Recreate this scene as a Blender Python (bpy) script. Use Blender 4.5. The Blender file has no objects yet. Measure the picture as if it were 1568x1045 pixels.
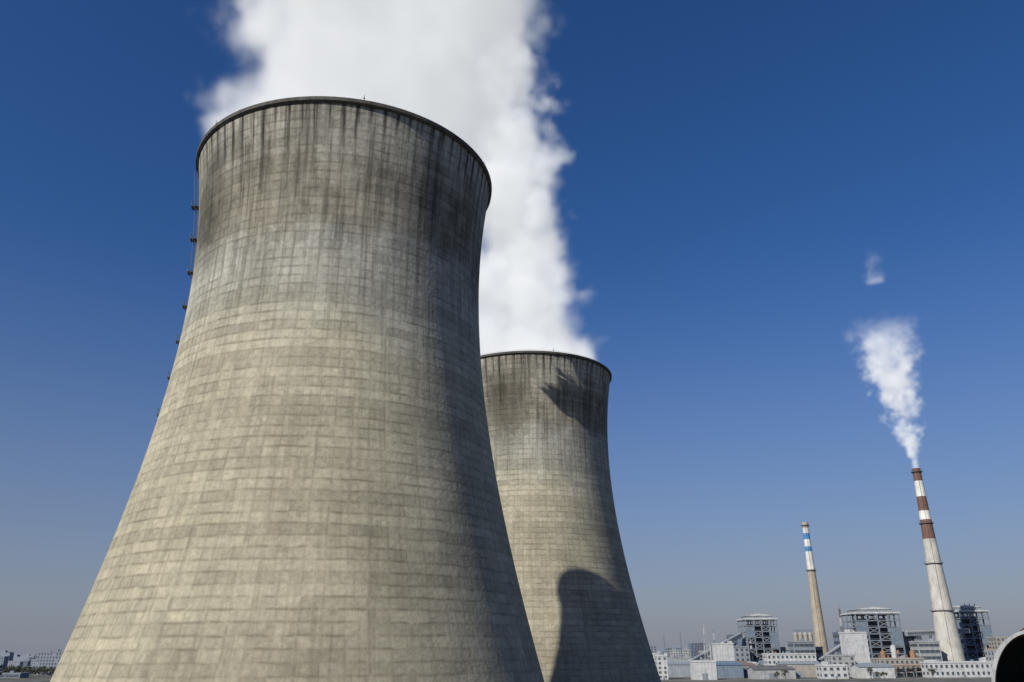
import bpy, math, random
from math import sin, cos, pi, radians, sqrt, atan2
random.seed(7)
scene = bpy.context.scene
COL = scene.collection

# ------------------------------------------------------------------ helpers
class NT:
    """tiny helper for math in node trees"""
    def __init__(s, tree): s.t = tree
    def new(s, typ, **kw):
        n = s.t.nodes.new(typ)
        for k, v in kw.items(): setattr(n, k, v)
        return n
    def set(s, sock, v):
        if isinstance(v, bpy.types.NodeSocket): s.t.links.new(v, sock)
        else: sock.default_value = v
    def m(s, op, a, b=None, c=None, clamp=False):
        n = s.new('ShaderNodeMath', operation=op); n.use_clamp = clamp
        s.set(n.inputs[0], a)
        if b is not None: s.set(n.inputs[1], b)
        if c is not None: s.set(n.inputs[2], c)
        return n.outputs[0]
    def vm(s, op, a, b=None):
        n = s.new('ShaderNodeVectorMath', operation=op)
        s.set(n.inputs[0], a)
        if b is not None:
            if op == 'SCALE': s.set(n.inputs['Scale'], b)
            else: s.set(n.inputs[1], b)
        return n.outputs['Value'] if op in ('LENGTH', 'DISTANCE', 'DOT_PRODUCT') else n.outputs[0]
    def comb(s, x, y, z):
        n = s.new('ShaderNodeCombineXYZ')
        for i, v in enumerate((x, y, z)): s.set(n.inputs[i], v)
        return n.outputs[0]
    def sep(s, v):
        n = s.new('ShaderNodeSeparateXYZ'); s.set(n.inputs[0], v); return n.outputs
    def noise(s, vec, scale, detail=2.0, rough=.5, out=0):
        n = s.new('ShaderNodeTexNoise'); s.set(n.inputs['Vector'], vec)
        s.set(n.inputs['Scale'], scale); s.set(n.inputs['Detail'], detail); s.set(n.inputs['Roughness'], rough)
        return n.outputs[out]
    def voro(s, vec, scale, detail=0.0):
        n = s.new('ShaderNodeTexVoronoi', feature='F1'); s.set(n.inputs['Vector'], vec)
        s.set(n.inputs['Scale'], scale)
        s.set(n.inputs['Detail'], detail)
        return n.outputs['Distance']
    def white(s, vec):
        n = s.new('ShaderNodeTexWhiteNoise', noise_dimensions='3D'); s.set(n.inputs['Vector'], vec)
        return n.outputs['Value']
    def mr(s, v, a, b, c=0., d=1., smooth=False):
        n = s.new('ShaderNodeMapRange'); n.clamp = True
        if smooth: n.interpolation_type = 'SMOOTHSTEP'
        for i, x in enumerate((v, a, b, c, d)): s.set(n.inputs[i], x)
        return n.outputs[0]
    def mix(s, f, a, b, blend='MIX'):
        n = s.new('ShaderNodeMix', data_type='RGBA', blend_type=blend)
        s.set(n.inputs[0], f)
        s.set(n.inputs[6], a if isinstance(a, bpy.types.NodeSocket) else (*a, 1) if len(a) == 3 else a)
        s.set(n.inputs[7], b if isinstance(b, bpy.types.NodeSocket) else (*b, 1) if len(b) == 3 else b)
        return n.outputs[2]
    def grey(s, v):
        n = s.new('ShaderNodeCombineColor')
        for i in range(3): s.set(n.inputs[i], v)
        return n.outputs[0]

def new_mat(name):
    m = bpy.data.materials.new(name); m.use_nodes = True
    nt = m.node_tree; b = nt.nodes['Principled BSDF']
    return m, NT(nt), b

def simple_mat(name, col, rough=.75, var=.18, scale=.25, metallic=0.):
    m, N, b = new_mat(name)
    tc = N.new('ShaderNodeTexCoord').outputs['Object']
    n1 = N.noise(tc, scale, 5, .6)
    s = N.sep(tc)
    streak = N.noise(N.comb(N.m('MULTIPLY', s[0], 1.3), N.m('MULTIPLY', s[1], 1.3), N.m('MULTIPLY', s[2], .08)), 1., 3, .6)
    f = N.m('ADD', N.mr(n1, .3, .7, 1 - var, 1 + var * .4), N.mr(streak, .35, .7, .06, -var))
    c = N.mix(1., col, N.grey(f), 'MULTIPLY')
    N.set(b.inputs['Base Color'], c); b.inputs['Roughness'].default_value = rough
    b.inputs['Metallic'].default_value = metallic
    return m

class MB:
    def __init__(s): s.v = []; s.f = []; s.mi = []
    def quad(s, pts, m=0):
        i = len(s.v); s.v += [tuple(p) for p in pts]; s.f.append(tuple(range(i, i + len(pts)))); s.mi.append(m)
    def box(s, x0, x1, y0, y1, z0, z1, m=0):
        i = len(s.v)
        s.v += [(x0,y0,z0),(x1,y0,z0),(x1,y1,z0),(x0,y1,z0),(x0,y0,z1),(x1,y0,z1),(x1,y1,z1),(x0,y1,z1)]
        for f in ((0,3,2,1),(4,5,6,7),(0,1,5,4),(1,2,6,5),(2,3,7,6),(3,0,4,7)):
            s.f.append(tuple(i + k for k in f)); s.mi.append(m)
    def beam(s, p, q, w, m=0):
        from mathutils import Vector
        p = Vector(p); q = Vector(q); d = (q - p).normalized()
        up = Vector((0, 0, 1)) if abs(d.z) < .9 else Vector((1, 0, 0))
        a = d.cross(up).normalized() * w / 2; b = d.cross(a).normalized() * w / 2
        i = len(s.v)
        for o in (p, q):
            for k, l in ((-1,-1),(1,-1),(1,1),(-1,1)): s.v.append(tuple(o + a * k + b * l))
        for f in ((0,1,2,3),(7,6,5,4),(0,4,5,1),(1,5,6,2),(2,6,7,3),(3,7,4,0)):
            s.f.append(tuple(i + k for k in f)); s.mi.append(m)
    def cyl(s, cx, cy, prof, n=24, m=0, cap=True):
        """prof list of (r,z[,mat])"""
        i = len(s.v)
        for pr in prof:
            for k in range(n):
                a = 2 * pi * k / n; s.v.append((cx + pr[0] * cos(a), cy + pr[0] * sin(a), pr[1]))
        for j in range(len(prof) - 1):
            mm = prof[j][2] if len(prof[j]) > 2 else m
            for k in range(n):
                k2 = (k + 1) % n
                s.f.append((i + j*n + k, i + j*n + k2, i + (j+1)*n + k2, i + (j+1)*n + k)); s.mi.append(mm)
        if cap:
            s.f.append(tuple(i + (len(prof)-1)*n + k for k in range(n))); s.mi.append(prof[-1][2] if len(prof[-1]) > 2 else m)
    def obj(s, name, mats, loc=(0,0,0), rot=0., smooth=False, parent=None):
        me = bpy.data.meshes.new(name); me.from_pydata(s.v, [], s.f)
        for m in mats: me.materials.append(m)
        me.polygons.foreach_set('material_index', s.mi)
        if smooth: me.polygons.foreach_set('use_smooth', [True] * len(s.f))
        me.update()
        o = bpy.data.objects.new(name, me); COL.objects.link(o)
        o.location = loc; o.rotation_euler = (0, 0, rot)
        if parent: o.parent = parent
        return o

# ------------------------------------------------------------------ camera
from mathutils import Matrix
CAMZ = 22.0
cam = bpy.data.cameras.new('camera'); cam.lens = 28.6; cam.sensor_width = 36
cam.clip_start = .5; cam.clip_end = 60000
camo = bpy.data.objects.new('camera', cam); COL.objects.link(camo)
camo.location = (0, 0, CAMZ)
camo.rotation_euler = (Matrix.Rotation(radians(90 + 21), 3, 'X') @ Matrix.Rotation(radians(-.4), 3, 'Z')).to_euler()
scene.camera = camo

# ------------------------------------------------------------------ sun + sky
SUN_AZ, SUN_EL = 222.0, 35.0          # compass degrees, +Y = north
a, e = radians(SUN_AZ), radians(SUN_EL)
from mathutils import Vector
tosun = Vector((sin(a) * cos(e), cos(a) * cos(e), sin(e)))
sl = bpy.data.lights.new('sun', 'SUN'); sl.energy = 5.0; sl.angle = radians(.53); sl.color = (1., .955, .87)
so = bpy.data.objects.new('sun', sl); COL.objects.link(so)
so.rotation_euler = tosun.to_track_quat('Z', 'Y').to_euler(); so.location = (-100, -100, 200)

w = bpy.data.worlds.new('World'); scene.world = w; w.use_nodes = True
N = NT(w.node_tree); bg = w.node_tree.nodes['Background']
sky = N.new('ShaderNodeTexSky'); sky.sky_type = 'NISHITA'; sky.sun_disc = False
sky.sun_elevation = e; sky.sun_rotation = a; sky.air_density = 1.0; sky.dust_density = .4; sky.ozone_density = 4.0
sky.altitude = 50
hs = N.new('ShaderNodeHueSaturation'); hs.inputs['Saturation'].default_value = 1.24; hs.inputs['Value'].default_value = 1.
w.node_tree.links.new(sky.outputs[0], hs.inputs['Color'])
skc = N.mix(1., hs.outputs[0], (1.08, .98, 1.17), 'MULTIPLY')
dz = N.sep(N.vm('NORMALIZE', N.new('ShaderNodeTexCoord').outputs['Generated']))[2]
hz = N.m('POWER', N.mr(dz, 0.0, .46, 1., 0.), 1.7)
col = N.mix(N.m('MULTIPLY', hz, .93), skc, (2.75, 3.08, 3.85))
N.set(bg.inputs['Color'], col); bg.inputs['Strength'].default_value = .075

# ------------------------------------------------------------------ materials
def shell_material(name, stain_az, stain_z):
    m, N, b = new_mat(name)
    P = N.new('ShaderNodeTexCoord').outputs['Object']
    x, y, z = N.sep(P)
    wob = N.noise(P, .12, 2)
    ang = N.m('MULTIPLY', N.m('ADD', N.m('DIVIDE', N.m('ARCTAN2', y, x), 2 * pi), .5), 76.)
    ang = N.m('ADD', ang, N.m('MULTIPLY', N.m('SUBTRACT', wob, .5), .2))
    zr = N.m('DIVIDE', z, 1.62)
    zr = N.m('ADD', zr, N.m('MULTIPLY', N.m('SUBTRACT', N.noise(P, .35, 2), .5), .22))
    fa, fz = N.m('FRACT', ang), N.m('FRACT', zr)
    ia, iz = N.m('FLOOR', ang), N.m('FLOOR', zr)
    cell = N.white(N.comb(ia, iz, 1.))
    cell2 = N.white(N.comb(N.m('FLOOR', N.m('MULTIPLY', ang, 3.)), N.m('FLOOR', N.m('MULTIPLY', zr, 2.)), 4.))
    rowr = N.white(N.comb(3., iz, 7.))
    colr = N.white(N.comb(ia, 5., 2.))
    ea = N.m('ABSOLUTE', N.m('SUBTRACT', fa, .5)); ez = N.m('ABSOLUTE', N.m('SUBTRACT', fz, .5))
    fine = N.noise(P, 1.6, 5, .68)
    la = N.mr(N.m('ADD', ea, N.m('MULTIPLY', N.m('SUBTRACT', fine, .5), .18)), .38, .51)
    lz = N.mr(N.m('ADD', ez, N.m('MULTIPLY', N.m('SUBTRACT', fine, .5), .30)), .30, .51)
    patch = N.mr(N.noise(P, .3, 4, .7), .40, .60, .15, 1.)
    patch2 = N.mr(N.noise(N.vm('ADD', P, (50., 20., 9.)), .3, 4, .7), .40, .60, .18, 1.)
    line = N.m('MAXIMUM', N.m('MULTIPLY', N.m('MULTIPLY', la, N.m('ADD', .28, N.m('MULTIPLY', colr, .55))), patch2),
                          N.m('MULTIPLY', N.m('MULTIPLY', lz, N.m('ADD', .5, N.m('MULTIPLY', rowr, .5))), patch))
    zb = N.m('ADD', z, N.m('MULTIPLY', N.m('SUBTRACT', N.noise(P, .07, 4, .6), .5), 22.))
    cr = N.new('ShaderNodeValToRGB'); N.set(cr.inputs[0], N.m('DIVIDE', zb, 116.))
    el = cr.color_ramp.elements
    K = 1.17
    stops = [(0., (.295, .268, .197)), (.35, (.335, .305, .221)), (.58, (.355, .328, .243)), (.68, (.34, .33, .277)),
             (.745, (.348, .342, .295)), (.79, (.258, .24, .19)), (.865, (.262, .244, .195)), (.90, (.32, .304, .255)), (1., (.34, .324, .275))]
    stops = [(p_, tuple(q_ * K for q_ in c_)) for p_, c_ in stops]
    el[0].position, el[0].color = stops[0][0], (*stops[0][1], 1)
    el[1].position, el[1].color = stops[-1][0], (*stops[-1][1], 1)
    for p_, c_ in stops[1:-1]:
        q = el.new(p_); q.color = (*c_, 1)
    c = cr.outputs[0]
    f = N.m('ADD', .87, N.m('MULTIPLY', cell, .17))
    f = N.m('MULTIPLY', f, N.m('ADD', .93, N.m('MULTIPLY', cell2, .12)))
    f = N.m('MULTIPLY', f, N.m('ADD', .85, N.m('MULTIPLY', rowr, .21)))
    f = N.m('MULTIPLY', f, N.mr(fine, .25, .75, .78, 1.2))
    f = N.m('MULTIPLY', f, N.mr(N.noise(P, .05, 5, .6), .3, .7, .76, 1.18))
    R = N.m('SQRT', N.m('ADD', N.m('MULTIPLY', x, x), N.m('MULTIPLY', y, y)))
    ux, uy = N.m('DIVIDE', x, R), N.m('DIVIDE', y, R)
    st = N.noise(N.comb(N.m('MULTIPLY', ux, 30.), N.m('MULTIPLY', uy, 30.), N.m('MULTIPLY', z, .035)), 1., 6, .7)
    topf = N.mr(z, 60., 112., .0, 1.)
    stv = N.m('MULTIPLY', N.mr(st, .47, .63, 0., 1.), N.m('ADD', .16, N.m('MULTIPLY', topf, .46)))
    f = N.m('MULTIPLY', f, N.m('SUBTRACT', 1., stv))
    # blotchy damp patches over the upper third
    bl = N.m('MULTIPLY', N.mr(N.noise(N.comb(x, y, N.m('MULTIPLY', z, .6)), .13, 6, .68), .48, .60, 0., .34), N.mr(z, 66., 88.))
    f = N.m('MULTIPLY', f, N.m('SUBTRACT', 1., bl))
    dr = N.m('MULTIPLY', N.mr(ea, .28, .42), N.mr(N.m('ADD', z, N.m('MULTIPLY', colr, 8.)), 109.5, 114.))
    f = N.m('MULTIPLY', f, N.m('SUBTRACT', 1., N.m('MULTIPLY', dr, .7)))
    saz = radians(stain_az)
    dsx = N.m('MULTIPLY', N.m('SUBTRACT', ux, sin(saz)), 28.); dsy = N.m('MULTIPLY', N.m('SUBTRACT', uy, cos(saz)), 28.)
    dsz = N.m('MULTIPLY', N.m('SUBTRACT', z, stain_z), .5)
    dd = N.vm('LENGTH', N.comb(dsx, dsy, dsz))
    sm = N.mr(N.m('ADD', dd, N.m('MULTIPLY', N.m('SUBTRACT', st, .5), 16.)), 3.0, 9., .5, 0.)
    f = N.m('MULTIPLY', f, N.m('SUBTRACT', 1., sm))
    f = N.m('MULTIPLY', f, N.m('SUBTRACT', 1., N.m('MULTIPLY', line, .40)))
    c = N.mix(N.m('MULTIPLY', N.m('MAXIMUM', line, stv), .35), c, (.24, .19, .125))
    c = N.mix(1., c, N.grey(f), 'MULTIPLY')
    N.set(b.inputs['Base Color'], c); b.inputs['Roughness'].default_value = .9
    b.inputs['Specular IOR Level'].default_value = .12
    bp = N.new('ShaderNodeBump'); bp.inputs['Strength'].default_value = .5; bp.inputs['Distance'].default_value = .1
    N.set(bp.inputs['Height'], N.noise(P, 1.3, 2, .6)); N.set(b.inputs['Normal'], bp.outputs[0])
    return m

M_rim = simple_mat('rim_concrete', (.09, .085, .075), .9, .4, .6)
M_dark = simple_mat('dark_steel', (.06, .062, .065), .6)
M_conc = simple_mat('concrete', (.34, .32, .27), .9, .25)
M_white = simple_mat('white_paint', (.52, .525, .52), .7, .25)
M_offw = simple_mat('offwhite_paint', (.35, .36, .36), .75, .25)
M_grey = simple_mat('grey_cladding', (.24, .265, .29), .6, .2)
M_bgrey = simple_mat('bluegrey_cladding', (.16, .205, .26), .6, .2)
M_beige = simple_mat('beige_render', (.32, .30, .26), .85, .2)
M_brown = simple_mat('brown_brick', (.18, .15, .13), .9, .25)
M_redroof = simple_mat('red_roof', (.20, .15, .135), .8, .25)
M_bluroof = simple_mat('blue_roof', (.13, .18, .26), .6, .2)
M_droof = simple_mat('dark_roof', (.13, .13, .135), .9, .25)
M_steel = simple_mat('steel_grey', (.20, .235, .275), .5, .2)
M_inner = simple_mat('boiler_casing', (.10, .12, .14), .6, .2)
M_rust = simple_mat('rusty_red_paint', (.17, .09, .07), .8, .3, .1)
M_chw = simple_mat('stack_white_paint', (.66, .65, .60), .8, .25, .1)
M_chc = simple_mat('stack_concrete', (.50, .48, .43), .9, .25, .1)
M_chb = simple_mat('stack_blue_paint', (.06, .20, .42), .7, .2, .1)
M_cht = simple_mat('stack_tan_concrete', (.38, .33, .25), .9, .25, .1)
M_rustpipe = simple_mat('orange_steel', (.30, .17, .10), .7, .25)
M_haze = simple_mat('hazy_concrete', (.21, .235, .28), .9, .15, .03)  # distance haze is put into this pale base colour
M_hazed = simple_mat('hazy_dark_glass', (.12, .14, .175), .6, .2, .1)  # dark tone lifted and blued in the colour to imitate distance haze
mg, Ng, bg_ = new_mat('window_glass'); bg_.inputs['Base Color'].default_value = (.06, .075, .09, 1); bg_.inputs['Roughness'].default_value = .2
M_glass = mg

# ------------------------------------------------------------------ cooling towers
H_T = 112.2
def Rz(z):
    q = (z - 22.) / 150.
    k = .152 if q < .44 else .197
    return 150. * sqrt(.0329 + k * (q - .44) ** 2)

def cooling_tower(x, y, stain_az, stain_z, ladder_az):
    ms = shell_material('tower_shell_concrete', stain_az, stain_z)
    root = bpy.data.objects.new('cooling_tower', None); COL.objects.link(root); root.location = (x, y, 0)
    n = 180; zs = [8 + (H_T - 8) * i / 130 for i in range(131)]
    b = MB()
    prof = [(Rz(z), z) for z in zs]
    prof += [(Rz(z) - .55, z) for z in reversed(zs)]
    prof.append(prof[0])
    b.cyl(0, 0, prof, n, 0, cap=False)
    b.obj('shell', [ms], smooth=True, parent=root)
    r = Rz(H_T)
    b = MB()
    b.cyl(0, 0, [(r + .02, H_T - .75), (r + .45, H_T - .45), (r + .5, H_T + .2), (r + .25, H_T + .22), (r + .22, H_T + .02), (r - .8, H_T + .02), (r - .8, H_T - .6)], n, 0, cap=False)
    b.obj('rim_ring', [M_rim], parent=root)
    b = MB()
    for k in range(72):
        t = 2 * pi * k / 72; t2 = 2 * pi * (k + 1) / 72
        p = ((r - .5) * cos(t) , (r - .5) * sin(t), H_T)
        b.beam(p, (p[0], p[1], H_T + .9), .04)
        b.beam((p[0], p[1], H_T + .9), ((r - .5) * cos(t2), (r - .5) * sin(t2), H_T + .9), .04)
    for k in range(6):
        t = radians(90 - 164 + k * 60)
        b.beam((r * cos(t), r * sin(t), H_T), (r * cos(t), r * sin(t), H_T + 1.6), .08)
        b.box(r*cos(t)-.11, r*cos(t)+.11, r*sin(t)-.11, r*sin(t)+.11, H_T+.8, H_T+1.1)
    b.obj('railing_and_lightning_rods', [M_dark], parent=root)
    b = MB(); rb, rt = Rz(0) + .5, Rz(8.2) - .3
    for k in range(44):
        t0 = 2 * pi * k / 44; t1 = t0 + pi / 44; tm = t0 - pi / 44
        for tt in (t1, tm):
            b.beam((rb * cos(t0), rb * sin(t0), 0), (rt * cos(tt), rt * sin(tt), 8.3), .8)
    b.cyl(0, 0, [(rb + 3, 0), (rb + 3, 1.4), (rb + 2.5, 1.4), (rb + 2.5, .2)], 90, 0, cap=True)
    b.obj('support_columns_and_basin', [M_conc], parent=root)
    # ladder with resting platforms
    b = MB(); t = radians(90 - ladder_az); c, s_ = cos(t), sin(t)
    zz = [8 + i * 1.5 for i in range(int((H_T - 8) / 1.5) + 1)]
    for off in (-.3, .3):
        for z0, z1 in zip(zz[:-1], zz[1:]):
            b.beam(((Rz(z0)+.3)*c - off*s_, (Rz(z0)+.3)*s_ + off*c, z0), ((Rz(z1)+.3)*c - off*s_, (Rz(z1)+.3)*s_ + off*c, z1), .06)
            if z0 > 90:
                b.beam(((Rz(z0)+.9)*c - off*s_, (Rz(z0)+.9)*s_ + off*c, z0), ((Rz(z1)+.9)*c - off*s_, (Rz(z1)+.9)*s_ + off*c, z1), .04)
    for z0 in zz:
        R0 = Rz(z0)
        b.beam(((R0+.3)*c - .3*s_, (R0+.3)*s_ + .3*c, z0), ((R0+.3)*c + .3*s_, (R0+.3)*s_ - .3*c, z0), .05)
    for i, z0 in enumerate((103.5, 96.5, 89.5, 82.5, 75.5, 68.5, 61.5)):
        R0 = Rz(z0); E = 1.45 - .12 * i
        P = lambda o, sd, z: ((R0+o)*c - sd*s_, (R0+o)*s_ + sd*c, z)
        for sd in (-.8, .8):
            b.beam(P(0, sd, z0), P(E, sd, z0), .12); b.beam(P(0, sd, z0+1.1), P(E, sd, z0+1.1), .05)
            b.beam(P(E, sd, z0), P(E, sd, z0+1.1), .06); b.beam(P(.1, sd, z0-1.1), P(E - .2, sd, z0), .08)
        b.beam(P(E, -.8, z0), P(E, .8, z0), .1); b.beam(P(E, -.8, z0+1.1), P(E, .8, z0+1.1), .05)
        b.quad([P(0, -.8, z0), P(E, -.8, z0), P(E, .8, z0), P(0, .8, z0)])
    b.obj('access_ladder', [M_dark], parent=root)
    return root

cooling_tower(-33.7, 146.1, 226, 98, 255)
cooling_tower(5.3, 273.8, 197, 96, 262)

# ------------------------------------------------------------------ steam
def steam_material(name, dens, emis):
    m = bpy.data.materials.new(name); m.use_nodes = True
    nt = m.node_tree; nt.nodes.clear(); N = NT(nt)
    vi = N.new('ShaderNodeVolumeInfo')
    d = N.m('MULTIPLY', vi.outputs['Density'], dens)
    sc = N.new('ShaderNodeVolumeScatter'); sc.inputs['Color'].default_value = (.97, .98, 1., 1)
    sc.inputs['Anisotropy'].default_value = -.3
    N.set(sc.inputs['Density'], d)
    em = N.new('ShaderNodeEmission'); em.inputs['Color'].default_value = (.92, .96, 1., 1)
    N.set(em.inputs['Strength'], N.m('MULTIPLY', d, emis))  # added glow standing in for light scattered many times inside the steam
    ad = N.new('ShaderNodeAddShader'); out = N.new('ShaderNodeOutputMaterial')
    nt.links.new(sc.outputs[0], ad.inputs[0]); nt.links.new(em.outputs[0], ad.inputs[1])
    nt.links.new(ad.outputs[0], out.inputs['Volume'])
    m.cycles.volume_step_rate = 2.2
    return m

def steam(name, origin, r0, grow, lean, box, voxel, mat, billow, soft, seed, warp=7., fade=None, wisp=.3, settle=None):
    """lean=(dx,dy) per metre, box=(minx,maxx,miny,maxy,minz,maxz) local"""
    g = bpy.data.node_groups.new(name, 'GeometryNodeTree')
    g.interface.new_socket('Geometry', in_out='OUTPUT', socket_type='NodeSocketGeometry')
    N = NT(g); out = g.nodes.new('NodeGroupOutput')
    P = g.nodes.new('GeometryNodeInputPosition').outputs[0]
    S = N.vm('ADD', P, (seed * 31.7, seed * 17.3, seed * 7.9))
    z = N.sep(P)[2]
    ramp = N.mr(z, -2., settle or 22. * r0 / 28., .0, 1.)
    wv = N.vm('SUBTRACT', N.noise(S, 1. / (r0 * .9 + 4), 2, .5, out=1), (.5, .5, .5))
    wv = N.vm('SCALE', wv, N.m('MULTIPLY', ramp, warp * 2))
    Pw = N.vm('ADD', P, wv); x, y, _ = N.sep(Pw)
    dx = N.m('SUBTRACT', x, N.m('MULTIPLY', z, lean[0])); dy = N.m('SUBTRACT', y, N.m('MULTIPLY', z, lean[1]))
    dist = N.vm('LENGTH', N.comb(dx, dy, 0.))
    r = N.m('ADD', r0, N.m('MULTIPLY', N.m('MAXIMUM', z, 0.), grow))
    Sw = N.vm('ADD', S, N.vm('SCALE', N.vm('SUBTRACT', N.noise(S, 1. / billow, 3, .6, out=1), (.5, .5, .5)), billow * .9))
    v1 = N.m('MULTIPLY', N.m('SUBTRACT', .45, N.voro(Sw, 1. / (billow * 1.6))), billow * 1.7)
    v2 = N.m('MULTIPLY', N.m('SUBTRACT', .45, N.voro(Sw, 1. / (billow * .55))), billow * .7)
    nz = N.noise(Sw, 1. / (billow * .9), 6, .66)
    v3 = N.m('MULTIPLY', N.m('SUBTRACT', nz, .5), billow * 2.4)
    lo = .25 if not settle else .06
    disp = N.m('MULTIPLY', N.m('ADD', N.m('ADD', v1, v2), v3), N.m('ADD', lo, N.m('MULTIPLY', ramp, .85)))
    s = N.m('ADD', N.m('SUBTRACT', r, dist), disp)
    d = N.mr(s, 0., N.m('MULTIPLY', soft, N.m('ADD', .3 if not settle else .25, ramp)), 0., 1.)
    d = N.m('POWER', d, 1.4)
    if fade: d = N.m('MULTIPLY', d, N.mr(z, fade[0], fade[1], 1., fade[2]))
    if settle: d = N.m('MULTIPLY', d, N.mr(z, 0., settle, 2.6, 1.))
    pk = N.mr(N.noise(N.vm('ADD', Sw, (7., 3., 1.)), 1. / (billow * 1.6), 4, .6), .38, .58, N.m('SUBTRACT', 1., N.m('MULTIPLY', ramp, 1. - wisp)), 1.)
    d = N.m('MULTIPLY', d, pk)
    vc = g.nodes.new('GeometryNodeVolumeCube')
    N.set(vc.inputs['Density'], d)
    vc.inputs['Min'].default_value = (box[0], box[2], box[4]); vc.inputs['Max'].default_value = (box[1], box[3], box[5])
    for nm, i in (('Resolution X', 0), ('Resolution Y', 2), ('Resolution Z', 4)):
        vc.inputs[nm].default_value = max(8, int((box[i+1] - box[i]) / voxel))
    sm = g.nodes.new('GeometryNodeSetMaterial'); sm.inputs['Material'].default_value = mat
    g.links.new(vc.outputs[0], sm.inputs[0]); g.links.new(sm.outputs[0], out.inputs[0])
    me = bpy.data.meshes.new(name); o = bpy.data.objects.new(name, me); COL.objects.link(o); o.location = origin
    me.materials.append(mat)
    md = o.modifiers.new('steam', 'NODES'); md.node_group = g
    return o

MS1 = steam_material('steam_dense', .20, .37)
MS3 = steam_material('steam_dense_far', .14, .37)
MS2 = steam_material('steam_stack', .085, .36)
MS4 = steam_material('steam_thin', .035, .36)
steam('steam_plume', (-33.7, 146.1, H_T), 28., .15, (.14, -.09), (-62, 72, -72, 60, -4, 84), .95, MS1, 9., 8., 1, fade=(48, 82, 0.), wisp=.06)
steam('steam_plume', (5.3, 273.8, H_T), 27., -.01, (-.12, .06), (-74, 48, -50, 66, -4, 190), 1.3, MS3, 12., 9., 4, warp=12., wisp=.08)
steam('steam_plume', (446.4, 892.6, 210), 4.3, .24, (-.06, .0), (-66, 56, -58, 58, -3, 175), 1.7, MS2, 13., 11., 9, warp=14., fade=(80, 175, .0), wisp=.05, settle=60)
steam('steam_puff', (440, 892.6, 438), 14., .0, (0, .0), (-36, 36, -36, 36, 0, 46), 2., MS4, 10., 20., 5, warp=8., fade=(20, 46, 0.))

# ------------------------------------------------------------------ chimneys
def stack(name, x, y, h, rt, rb, bands, plats, mats):
    def R(z): t = z / h; return rb + (rt - rb) * (1 - (1 - t) ** 1.45)
    b = MB(); zs = sorted(set([0] + [q[0] for q in bands] + [i * 10 for i in range(int(h / 10))] + [h]))
    prof = []
    for z in zs:
        mi = 0
        for zb, m_ in bands:
            if z >= zb: mi = m_
        prof.append((R(z), z, mi))
    prof[-1] = (R(h), h, prof[-2][2])
    prof2 = []
    for i, p in enumerate(prof): prof2.append(p)
    prof2 += [(R(h) - .4, h, prof[-1][2]), (R(h) - .5, h - 8, 3), (.1, h - 8, 3)]
    b.cyl(0, 0, prof2, 40, 0, cap=False)
    for z in plats:
        r = R(z); b.cyl(0, 0, [(r, z - .9), (r + 1.5, z - .3), (r + 1.5, z), (r, z)], 32, 3, cap=False)
        for k in range(24):
            t = 2*pi*k/24; t2 = 2*pi*(k+1)/24; q = r + 1.4
            b.beam((q*cos(t), q*sin(t), z), (q*cos(t), q*sin(t), z + 1.2), .1, 3)
            b.beam((q*cos(t), q*sin(t), z + 1.2), (q*cos(t2), q*sin(t2), z + 1.2), .1, 3)
    for z in range(0, int(h) - 4, 4):
        t = radians(-110)
        b.beam(((R(z)+.3)*cos(t), (R(z)+.3)*sin(t), z), ((R(z+4)+.3)*cos(t), (R(z+4)+.3)*sin(t), z + 4), .2, 3)
    return b.obj(name, mats, (x, y, 0))

stack('chimney', 446.4, 892.6, 210, 4.3, 13.5,
      [(0, 0), (133.6, 1), (154, 2), (163.5, 1), (179, 2), (196, 1)], [206, 108, 60.5, 150], [M_chc, M_rust, M_chw, M_dark])
stack('chimney', 383.1, 1084.3, 180, 3.8, 8.5,
      [(0, 0), (120, 2), (142.7, 1), (149, 2), (158, 1), (166, 2), (172.7, 0)], [176, 119], [M_cht, M_chb, M_chw, M_dark])

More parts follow.
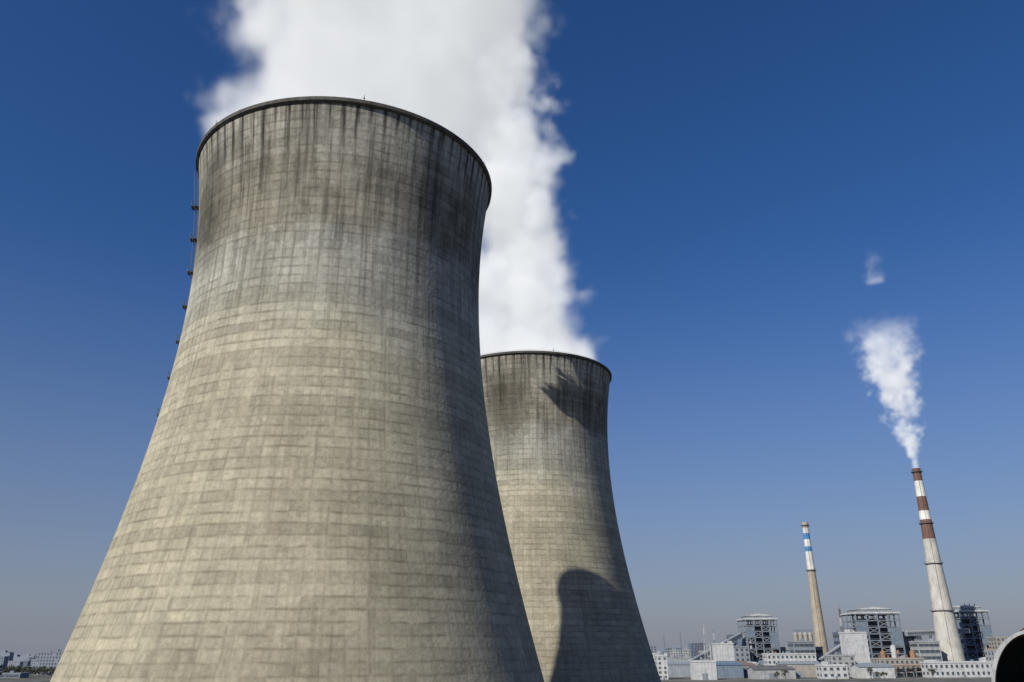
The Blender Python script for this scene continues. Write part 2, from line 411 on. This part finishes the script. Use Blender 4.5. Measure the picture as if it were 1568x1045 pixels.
# ------------------------------------------------------------------ boiler houses
def boiler_house(x, y, wx, wy, h, rot=0.):
    b = MB(); nx, ny = 5, 4; lv = 9
    xs = [wx * i / (nx - 1) for i in range(nx)]; ys = [wy * i / (ny - 1) for i in range(ny)]
    hz = [h * .93 * (i + 1) / lv for i in range(lv)]
    for X in xs:
        for Y in ys:
            b.box(X - .6, X + .6, Y - .6, Y + .6, 0, h * .93, 0)
    for z in hz:
        for Y in ys: b.box(-.6, wx + .6, Y - .35, Y + .35, z - 1., z, 0)
        for X in xs: b.box(X - .35, X + .35, 0, wy, z - .95, z - .04, 0)
        b.box(.3, wx - .3, .3, wy - .3, z - .06, z - .01, 3)
        for Y in (0, wy):
            b.box(-.6, wx + .6, Y - .08, Y + .08, z + 1.1, z + 1.25, 2)
    for i in range(lv - 1):
        for j in range(nx - 1):
            if (i + j) % 2 == 0:
                b.beam((xs[j], -.3, hz[i]), (xs[j+1], -.3, hz[i+1] - 1), .6, 2)
                b.beam((xs[j+1], -.3, hz[i]), (xs[j], -.3, hz[i+1] - 1), .6, 2)
        for j in range(ny - 1):
            if (i + j) % 2 == 0:
                b.beam((-.3, ys[j], hz[i]), (-.3, ys[j+1], hz[i+1] - 1), .6, 2)
    b.box(wx * .22, wx * .78, wy * .25, wy * .8, h * .18, h * .86, 6)
    for k in range(5):
        b.box(wx * .2, wx * .8, wy * .22, wy * .25 - .01, h * (.2 + .13 * k), h * (.2 + .13 * k) + 1.2, 0)
    b.cyl(wx * .12, wy * .1, [(1.6, 0), (1.6, h * .7)], 16, 1)
    b.cyl(wx * .88, wy * .1, [(1.4, 0), (1.4, h * .55)], 16, 4)
    b.box(.7, wx - .7, -.5, -.2, h * .02, h * .2, 0)
    b.box(xs[3] + .7, wx - .7, -.45, -.2, h * .42, h * .7, 5)
    b.box(.7, xs[1] - .7, -.45, -.2, h * .62, h * .8, 5)
    z0 = h * .93
    b.box(-1.2, wx + 1.2, -1.2, wy + 1.2, z0, z0 + 1.6, 1)
    x0, x1 = wx * .1, wx * .9
    b.box(x0, x1, wy * .1, wy * .9, z0 + 1.6, h, 2)
    for sy in (wy * .1 - .8, ):
        b.quad([(x0 - 1, sy, h), (x1 + 1, sy, h), ((x0 + x1) / 2, sy, h + 2.6)], 1)
        b.quad([(x0 - 1, sy, h), ((x0 + x1) / 2, sy, h + 2.6), ((x0 + x1) / 2, wy * .9 + .8, h + 2.6), (x0 - 1, wy * .9 + .8, h)], 1)
        b.quad([(x1 + 1, sy, h), (x1 + 1, wy * .9 + .8, h), ((x0 + x1) / 2, wy * .9 + .8, h + 2.6), ((x0 + x1) / 2, sy, h + 2.6)], 1)
    for k in range(6): b.cyl(x0 + 3 + k * (x1 - x0 - 6) / 5, wy * .3, [(.5, h), (.5, h + 4.5)], 8, 2)
    b.box(-wx * .16, -1.3, wy * .2, wy * .8, 0, h * .62, 5)
    b.box(-wx * .165, -1.2, wy * .19, wy * .81, h * .62, h * .64, 1)
    return b.obj('boiler_house', [M_steel, M_white, M_grey, M_dark, M_rustpipe, M_bgrey, M_inner], (x, y, 0), rot)

boiler_house(269, 1000, 36, 34, 61)
boiler_house(359.5, 905, 46, 36, 63)
boiler_house(489, 962, 42, 36, 67)

# ------------------------------------------------------------------ buildings
def building(name, x, y, wx, wy, h, wall, roof, rot=0., win=True, floor_h=3.6, bay=4.2, strip=False, gable=False, extras=True):
    b = MB()
    b.box(0, wx, 0, wy, 0, h, 0)
    if gable:
        gh = wx * .12 if wx < wy else wy * .12
        o = .6
        b.quad([(-o, -o, h - .1), (wx + o, -o, h - .1), (wx + o, wy / 2, h + gh), (-o, wy / 2, h + gh)], 1)
        b.quad([(-o, wy + o, h - .1), (-o, wy / 2, h + gh), (wx + o, wy / 2, h + gh), (wx + o, wy + o, h - .1)], 1)
        for X in (-.0, wx): b.quad([(X, 0, h), (X, wy, h), (X, wy / 2, h + gh - .05)], 0)
        if wx > 20:
            b.box(wx * .1, wx * .9, wy * .46, wy * .54, h + gh - .4, h + gh + 1.1, 1)
    else:
        t = .35
        b.box(-t, wx + t, -t, -.0 + .05, h - .5, h + .9, 0); b.box(-t, wx + t, wy - .05, wy + t, h - .5, h + .9, 0)
        b.box(-t, -.0 + .05, .06, wy - .06, h - .5, h + .9, 0); b.box(wx - .05, wx + t, .06, wy - .06, h - .5, h + .9, 0)
        b.box(.4, wx - .4, .4, wy - .4, h, h + .06, 1)
        if extras:
            for _ in range(random.randint(1, 4)):
                ux = random.uniform(.1, .8) * wx; uy = random.uniform(.1, .7) * wy; s_ = random.uniform(1.2, 3.2)
                if random.random() < .6: b.box(ux, ux + s_ * 1.4, uy, uy + s_, h + .06, h + 1 + s_ * .7, random.choice((0, 3)))
                else: b.cyl(ux + 1, uy + 1, [(s_ * .45, h + .06), (s_ * .45, h + 2 + s_ * .5)], 12, 3)
    if win:
        nf = max(1, int((h - .8) / floor_h)); fh = (h - .6) / nf
        for i in range(nf):
            z0 = i * fh + fh * .36; z1 = i * fh + fh * .8
            if strip:
                b.box(1., wx - 1., -.08, -.02, z0, z1, 2); b.box(-.08, -.02, 1., wy - 1., z0, z1, 2)
                k = 1. + bay
                while k < wx - 1.5: b.box(k - .12, k + .12, -.14, -.09, z0, z1, 0); k += bay
                b.box(.9, wx - .9, -.25, -.02, z0 - .25, z0 - .02, 0)
            else:
                nb = max(1, int((wx - 1.5) / bay)); bw = wx / nb
                for j in range(nb):
                    if random.random() < .06: continue
                    X = j * bw + bw * .28
                    b.box(X, X + bw * .46, -.06, -.02, z0, z1, 2)
                    b.box(X - .15, X + bw * .46 + .15, -.25, -.02, z0 - .22, z0 - .02, 0)
                nb = max(1, int((wy - 1.5) / bay)); bw = wy / nb
                for j in range(nb):
                    Y = j * bw + bw * .28
                    b.box(-.06, -.02, Y, Y + bw * .46, z0, z1, 2); b.box(wx + .02, wx + .06, Y, Y + bw * .46, z0, z1, 2)
    else:
        X = wx * .35; b.box(X, X + min(5, wx * .25), -.1, -.02, 0, min(5, h * .6), 3)
        k = 3.
        while k < wx: b.box(k - .15, k + .15, -.18, -.02, .2, h - .6, 0); k += 6.
    b.box(wx * .5, wx * .5 + 1.8, -.12, -.02 - .04, 0, 2.4, 3)
    return b.obj(name, [wall, roof, M_glass, M_steel], (x, y, 0), rot)

building('office_building', 312, 815, 20, 16, 38, M_white, M_offw, 0, False)
building('factory_building', 206, 900, 21, 18, 29.5, M_white, M_offw, 0, False)
building('factory_building', 265, 1060, 19, 20, 41, M_bgrey, M_grey, 0, True, 6, 5, True)
building('office_building', 246, 850, 48, 14, 19.5, M_white, M_offw, .02, True, 3.8, 4)
building('office_building', 152, 742, 19, 14, 14.5, M_white, M_offw, .03, False)
building('office_building', 360, 762, 58, 14, 12, M_white, M_offw, .01, True, 5., 4.2)
building('turbine_hall', 404, 930, 34, 26, 40, M_grey, M_white, 0, True, 9, 6, True)
building('turbine_hall', 300, 1010, 58, 30, 26, M_offw, M_grey, 0, True, 8, 6, True)
building('factory_building', 232, 985, 34, 22, 27, M_grey, M_droof, 0, True, 5, 5)
building('factory_building', 286, 890, 22, 18, 31, M_grey, M_offw, 0, True, 6, 5, True)
building('factory_building', 338, 900, 16, 18, 40, M_bgrey, M_grey, 0, True, 6, 5, True)
building('factory_building', 404, 870, 22, 18, 30, M_offw, M_grey, 0, True, 5, 5, True)
building('factory_building', 290, 800, 22, 16, 18, M_offw, M_droof, .03, True)
building('factory_building', 330, 790, 40, 18, 15, M_beige, M_grey, 0, True)
building('warehouse', 175, 800, 46, 22, 10, M_offw, M_redroof, .05, False, gable=True)
building('warehouse', 205, 752, 36, 18, 7.5, M_offw, M_droof, .03, False, gable=True)
building('warehouse', 296, 752, 30, 18, 9, M_white, M_grey, .03, False, gable=True)
building('office_building', 262, 748, 22, 14, 10.5, M_white, M_grey, 0, True)
building('office_building', 124, 760, 9, 12, 19, M_white, M_offw, 0, True, 3.4, 3)
building('factory_building', 440, 800, 30, 16, 21, M_offw, M_grey, 0, True)
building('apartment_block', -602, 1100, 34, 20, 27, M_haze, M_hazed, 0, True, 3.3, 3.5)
building('factory_building', 500, 900, 50, 16, 34, M_beige, M_redroof, 0, True)

b = MB()
for k in range(4):
    b.cyl(k * 5.6, 0, [(2.5, 0), (2.5, 40), (1.2, 42.5), (.2, 42.6)], 20, 0)
    b.cyl(k * 5.6, 0, [(2.6, 12), (2.6, 12.6)], 20, 1, cap=False); b.cyl(k * 5.6, 0, [(2.6, 26), (2.6, 26.6)], 20, 1, cap=False)
b.box(-2, 19, -.8, .8, 43, 45.2, 1)
b.obj('silo_group', [M_beige, M_steel], (322, 990, 0))

def gallery(p, q, legs=4):
    b = MB(); p = Vector(p); q = Vector(q)
    b.beam(p, q, 4.2, 0); up = Vector((0, 0, 2.3)); b.beam(p + up, q + up, 1.2, 1)
    n_ = int((q - p).length / 3)
    for i in range(n_):
        m_ = p.lerp(q, (i + .3) / n_); m2 = p.lerp(q, (i + .8) / n_)
        b.beam(m_ + Vector((0, -2.18, .6)), m2 + Vector((0, -2.18, .6)), .9, 2)
    for i in range(legs):
        m_ = p.lerp(q, (i + .5) / legs)
        for s_ in (-2.5, 2.5):
            b.beam((m_.x + s_, m_.y, 0), (m_.x + s_ * .3, m_.y, m_.z - 2), .6, 3)
        for f_ in (.3, .6): b.beam((m_.x - 2.2, m_.y, m_.z * f_), (m_.x + 2.2, m_.y, m_.z * (f_ + .12)), .35, 3)
    return b.obj('conveyor_gallery', [M_grey, M_white, M_glass, M_steel])
gallery((406, 896, 38), (486, 925, 41), 4)
gallery((180, 930, 8), (262, 1000, 40), 5)
gallery((300, 860, 12), (352, 900, 34), 3)

b = MB()
for k in range(14):
    X = k * 9
    for Y in (0, 5): b.box(X - .3, X + .3, Y - .3, Y + .3, 0, 9, 0)
    b.box(X - .3, X + .3, -.8, 5.8, 8.2, 8.9, 0); b.box(X - .3, X + .3, -.8, 5.8, 5.2, 5.8, 0)
for i, (z_, r_) in enumerate(((9.6, .6), (9.5, .45), (6.4, .5), (9.7, .7))):
    b.beam((-3, i * 1.5 + .2, z_), (120, i * 1.5 + .2, z_), r_ * 2, 1 + i % 2)
b.obj('pipe_rack', [M_steel, M_rustpipe, M_white], (330, 780, 0), .04)
b = MB()
for k in range(5):
    b.cyl(k * 9, (k % 2) * 4, [(2.6, 0), (2.6, 16 + (k % 3) * 5), (.3, 17.5 + (k % 3) * 5)], 20, k % 3)
    b.box(k * 9 - .2, k * 9 + 9, -.3, .3, 13, 13.8, 1)
    b.box(k * 9 + 2.8, k * 9 + 3.1, -2, 2, 0, 18, 1)
b.obj('desulphurisation_vessels', [M_grey, M_rustpipe, M_white], (352, 850, 0))

def mast(x, y, h, mats, wid=1.6):
    b = MB(); n_ = int(h / 3.2)
    for i in range(n_):
        z0, z1 = h * i / n_, h * (i + 1) / n_; w0, w1 = wid * (1 - .75 * z0 / h), wid * (1 - .75 * z1 / h)
        m_ = (i // 3) % len(mats)
        c0 = [(w0, w0), (-w0, w0), (-w0, -w0), (w0, -w0)]; c1 = [(w1, w1), (-w1, w1), (-w1, -w1), (w1, -w1)]
        for k in range(4):
            b.beam((*c0[k], z0), (*c1[k], z1), .32, m_); b.beam((*c0[k], z0), (*c1[(k+1) % 4], z1), .2, m_)
            b.beam((*c1[k], z1), (*c1[(k+1) % 4], z1), .2, m_)
    b.beam((0, 0, h), (0, 0, h + 4), .25, 0)
    return b.obj('lattice_mast', mats, (x, y, 0))
mast(198, 900, 45, [M_white, M_offw], 2.2)
mast(380, 1000, 68, [M_rust, M_white], 2.4)
mast(240, 1250, 50, [M_steel, M_steel]); mast(300, 1300, 55, [M_white, M_steel]); mast(190, 1100, 42, [M_steel, M_steel])

def shed(x, y, R, hgt, L, rot):
    b = MB(); n_ = 40
    def arc(rr, hh): return [(-rr * cos(pi * k / n_), hh * sin(pi * k / n_)) for k in range(n_ + 1)]
    ao, ai = arc(R, hgt), arc(R - 1.1, hgt - 1.1)
    ys = [L * j / 24 for j in range(25)]
    for j in range(24):
        for k in range(n_):
            b.quad([(ao[k][0], ys[j], ao[k][1]), (ao[k+1][0], ys[j], ao[k+1][1]), (ao[k+1][0], ys[j+1], ao[k+1][1]), (ao[k][0], ys[j+1], ao[k][1])], 1)
            b.quad([(ai[k][0], ys[j], ai[k][1]), (ai[k][0], ys[j+1], ai[k][1]), (ai[k+1][0], ys[j+1], ai[k+1][1]), (ai[k+1][0], ys[j], ai[k+1][1])], 2)
    for j, (y0, y1, o_) in enumerate([(-.6, .6, .35)] + [(yy - .25, yy + .25, .3) for yy in ys[1::2]]):
        a2, a3 = arc(R + o_, hgt + o_), (ai if j == 0 else arc(R + .02, hgt + .02))
        for k in range(n_):
            for Y in (y0, y1):
                b.quad([(a2[k][0], Y, a2[k][1]), (a2[k+1][0], Y, a2[k+1][1]), (a3[k+1][0], Y, a3[k+1][1]), (a3[k][0], Y, a3[k][1])], 0)
            b.quad([(a2[k][0], y0, a2[k][1]), (a2[k+1][0], y0, a2[k+1][1]), (a2[k+1][0], y1, a2[k+1][1]), (a2[k][0], y1, a2[k][1])], 0)
            if j == 0: b.quad([(a3[k][0], y0, a3[k][1]), (a3[k+1][0], y0, a3[k+1][1]), (a3[k+1][0], y1, a3[k+1][1]), (a3[k][0], y1, a3[k][1])], 0)
    b.quad([(p[0], L, p[1]) for p in ao], 1)
    m_ = 24
    for k in range(m_):
        t, t2 = 2*pi*k/m_, 2*pi*(k+1)/m_
        b.quad([(R*.7*cos(t), L*.5 + L*.4*sin(t), .05), (R*.7*cos(t2), L*.5 + L*.4*sin(t2), .05), (R*.15*cos(t2), L*.5 + L*.25*sin(t2), 11), (R*.15*cos(t), L*.5 + L*.25*sin(t), 11)], 3)
    b.box(-1.6, 1.6, 2, L - 2, hgt + .2, hgt + 1.8, 4)
    for j in range(1, 10):
        for k in range(n_): b.beam((ai[k][0]*.98, L*j/10, ai[k][1]*.98), (ai[k+1][0]*.98, L*j/10, ai[k+1][1]*.98), .3, 4)
    return b.obj('vaulted_coal_shed', [M_offw, M_grey, M_droof, M_dark, M_rustpipe], (x, y, 0), rot)
shed(239, 400, 20.5, 30.3, 110, -.5)

walls = [M_white, M_offw, M_offw, M_offw, M_grey, M_grey, M_bgrey, M_beige]
roofs = [M_offw, M_grey, M_droof, M_grey, M_droof, M_bluroof]
def scatter(n_, y0, y1, t0, t1, hmax, haze=False, hmin=.25):
    for _ in range(n_):
        y = random.uniform(y0, y1); x = y * random.uniform(t0, t1)
        if 225 < x < 500 and 840 < y < 1030: y += 190
        wx = random.uniform(10, 42); wy = random.uniform(10, 24); h = random.uniform(hmin, 1) * hmax
        kind = random.random()
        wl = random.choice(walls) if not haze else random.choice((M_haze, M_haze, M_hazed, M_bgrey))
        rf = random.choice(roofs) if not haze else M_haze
        if kind < .35: building('warehouse', x, y, wx * 1.2, wy, min(h, 11), wl, rf, random.uniform(-.2, .2), False, gable=True)
        elif kind < .65: building('factory_building', x, y, wx, wy, h, wl, rf, random.uniform(-.2, .2), True, 4.5, 5, random.random() < .5)
        else: building('office_building', x, y, wx * .8, wy, h, wl, rf, random.uniform(-.2, .2), True, 3.4, 3.6)
scatter(60, 780, 1050, .13, .62, 16)
scatter(70, 1050, 1500, .12, .64, 27, hmin=.4)
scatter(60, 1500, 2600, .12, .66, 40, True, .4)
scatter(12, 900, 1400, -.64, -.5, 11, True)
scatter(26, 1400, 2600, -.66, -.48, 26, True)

for (x, y, r, h) in ((215, 840, 8, 11), (236, 870, 8, 11), (395, 830, 9, 12), (460, 850, 8, 14)):
    b = MB(); b.cyl(0, 0, [(r, 0), (r, h), (r * .6, h + 1.2), (.2, h + 1.8)], 36, 0)
    b.cyl(0, 0, [(r + .15, h - .5), (r + .15, h)], 36, 1, cap=False)
    for k in range(18):
        t = 2*pi*k/18; b.beam((r*cos(t), r*sin(t), h), (r*cos(t), r*sin(t), h + 1.1), .1, 1)
    b.obj('storage_tank', [M_white, M_steel], (x, y, 0))

# ------------------------------------------------------------------ trees (distant mass)
mt, Nt, bt = new_mat('foliage')
tc = Nt.new('ShaderNodeTexCoord').outputs['Object']
Nt.set(bt.inputs['Base Color'], Nt.mix(Nt.noise(tc, .4, 3), (.035, .045, .025), (.07, .08, .045)))
bt.inputs['Roughness'].default_value = .8
mk = simple_mat('bark', (.10, .08, .06))
b = MB()
def tree(x, y, h):
    b.cyl(x, y, [(.28, 0), (.18, h * .45), (.06, h * .8)], 6, 1)
    for k in range(4):
        t = random.uniform(0, 2*pi); b.beam((x, y, h * .4), (x + cos(t) * h * .22, y + sin(t) * h * .22, h * .7), .12, 1)
    cl = [(x + random.gauss(0, h * .15), y + random.gauss(0, h * .15), h * random.uniform(.45, .9), h * random.uniform(.12, .22)) for _ in range(7)]
    for c in cl:
        for _ in range(16):
            u = Vector((random.gauss(0, 1), random.gauss(0, 1), random.gauss(0, 1))).normalized() * c[3] * random.uniform(.6, 1.1)
            p = Vector(c[:3]) + u; s_ = random.uniform(.35, .8)
            a1 = Vector((random.gauss(0, 1), random.gauss(0, 1), random.gauss(0, 1))).normalized()
            a2 = a1.cross(u).normalized() * s_; a1 = a1 * s_
            b.quad([p - a1, p + a2, p + a1, p - a2], 0)
for _ in range(24):
    cx = random.uniform(.15, .6); yy = random.uniform(760, 1250); cx *= yy
    for k in range(random.randint(5, 12)):
        tree(cx + random.gauss(0, 12), yy + random.gauss(0, 5), random.uniform(6, 11))
for cx in (221, 228, 300, 306, 311, 352):
    tree(cx, 741, random.uniform(6, 8.5))
for _ in range(12):
    yy = random.uniform(880, 1300); cx = -random.uniform(.5, .64) * yy
    for k in range(9): tree(cx + random.gauss(0, 18), yy + random.gauss(0, 5), random.uniform(6, 12))
b.obj('distant_trees', [mt, mk])

# ------------------------------------------------------------------ ground, road, river
m, N, bb = new_mat('ground')
P = N.new('ShaderNodeTexCoord').outputs['Object']
c = N.mix(N.mr(N.noise(P, .01, 6, .6), .4, .6), (.11, .10, .08), (.055, .065, .04))
c = N.mix(N.mr(N.noise(P, .06, 4, .6), .5, .62), c, (.15, .147, .14))
far = N.mr(N.vm('LENGTH', P), 1200., 5000.)  # far ground blends to a pale tone: aerial haze painted into the colour
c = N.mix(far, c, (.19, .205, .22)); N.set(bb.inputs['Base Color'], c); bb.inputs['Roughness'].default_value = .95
b = MB(); g_ = 24000.
b.quad([(-g_, -2000, 0), (g_, -2000, 0), (g_, g_, 0), (-g_, g_, 0)]); b.obj('ground', [m])
m_as = simple_mat('asphalt', (.055, .055, .057), .9, .2)
b = MB(); b.box(90, 700, 725, 733, -.1, .004, 0); b.box(90, 700, 733, 736, 0, .14, 1)
k = 92
while k < 700: b.box(k, k + 4, 728.9, 729.1, .0, .008, 2); k += 10
b.obj('road', [m_as, M_conc, M_white])
mw, Nw, bw_ = new_mat('river_water'); bw_.inputs['Base Color'].default_value = (.03, .07, .12, 1); bw_.inputs['Roughness'].default_value = .12
pw = Nw.new('ShaderNodeTexCoord').outputs['Object']; bpn = Nw.new('ShaderNodeBump'); bpn.inputs['Distance'].default_value = .3
Nw.set(bpn.inputs['Height'], Nw.noise(pw, .6, 4)); Nw.set(bw_.inputs['Normal'], bpn.outputs[0])
b = MB(); b.quad([(-900, 640, .01), (-250, 600, .01), (-250, 800, .01), (-900, 850, .01)]); b.obj('river', [mw])

random.seed(21)
b = MB()
for _ in range(260):
    y = random.uniform(3000, 6500); x = y * random.uniform(-.75, .8); w_ = random.uniform(20, 90)
    h = random.choice((random.uniform(12, 35), random.uniform(15, 50)))
    b.box(x, x + w_, y, y + 30, 0, h, 0)
    if random.random() < .5: b.box(x + w_ * .3, x + w_ * .6, y + 5, y + 20, h, h + random.uniform(3, 8), 0)
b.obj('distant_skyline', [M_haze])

scene.view_settings.view_transform = 'Standard'
scene.view_settings.look = 'None'; scene.view_settings.exposure = 0
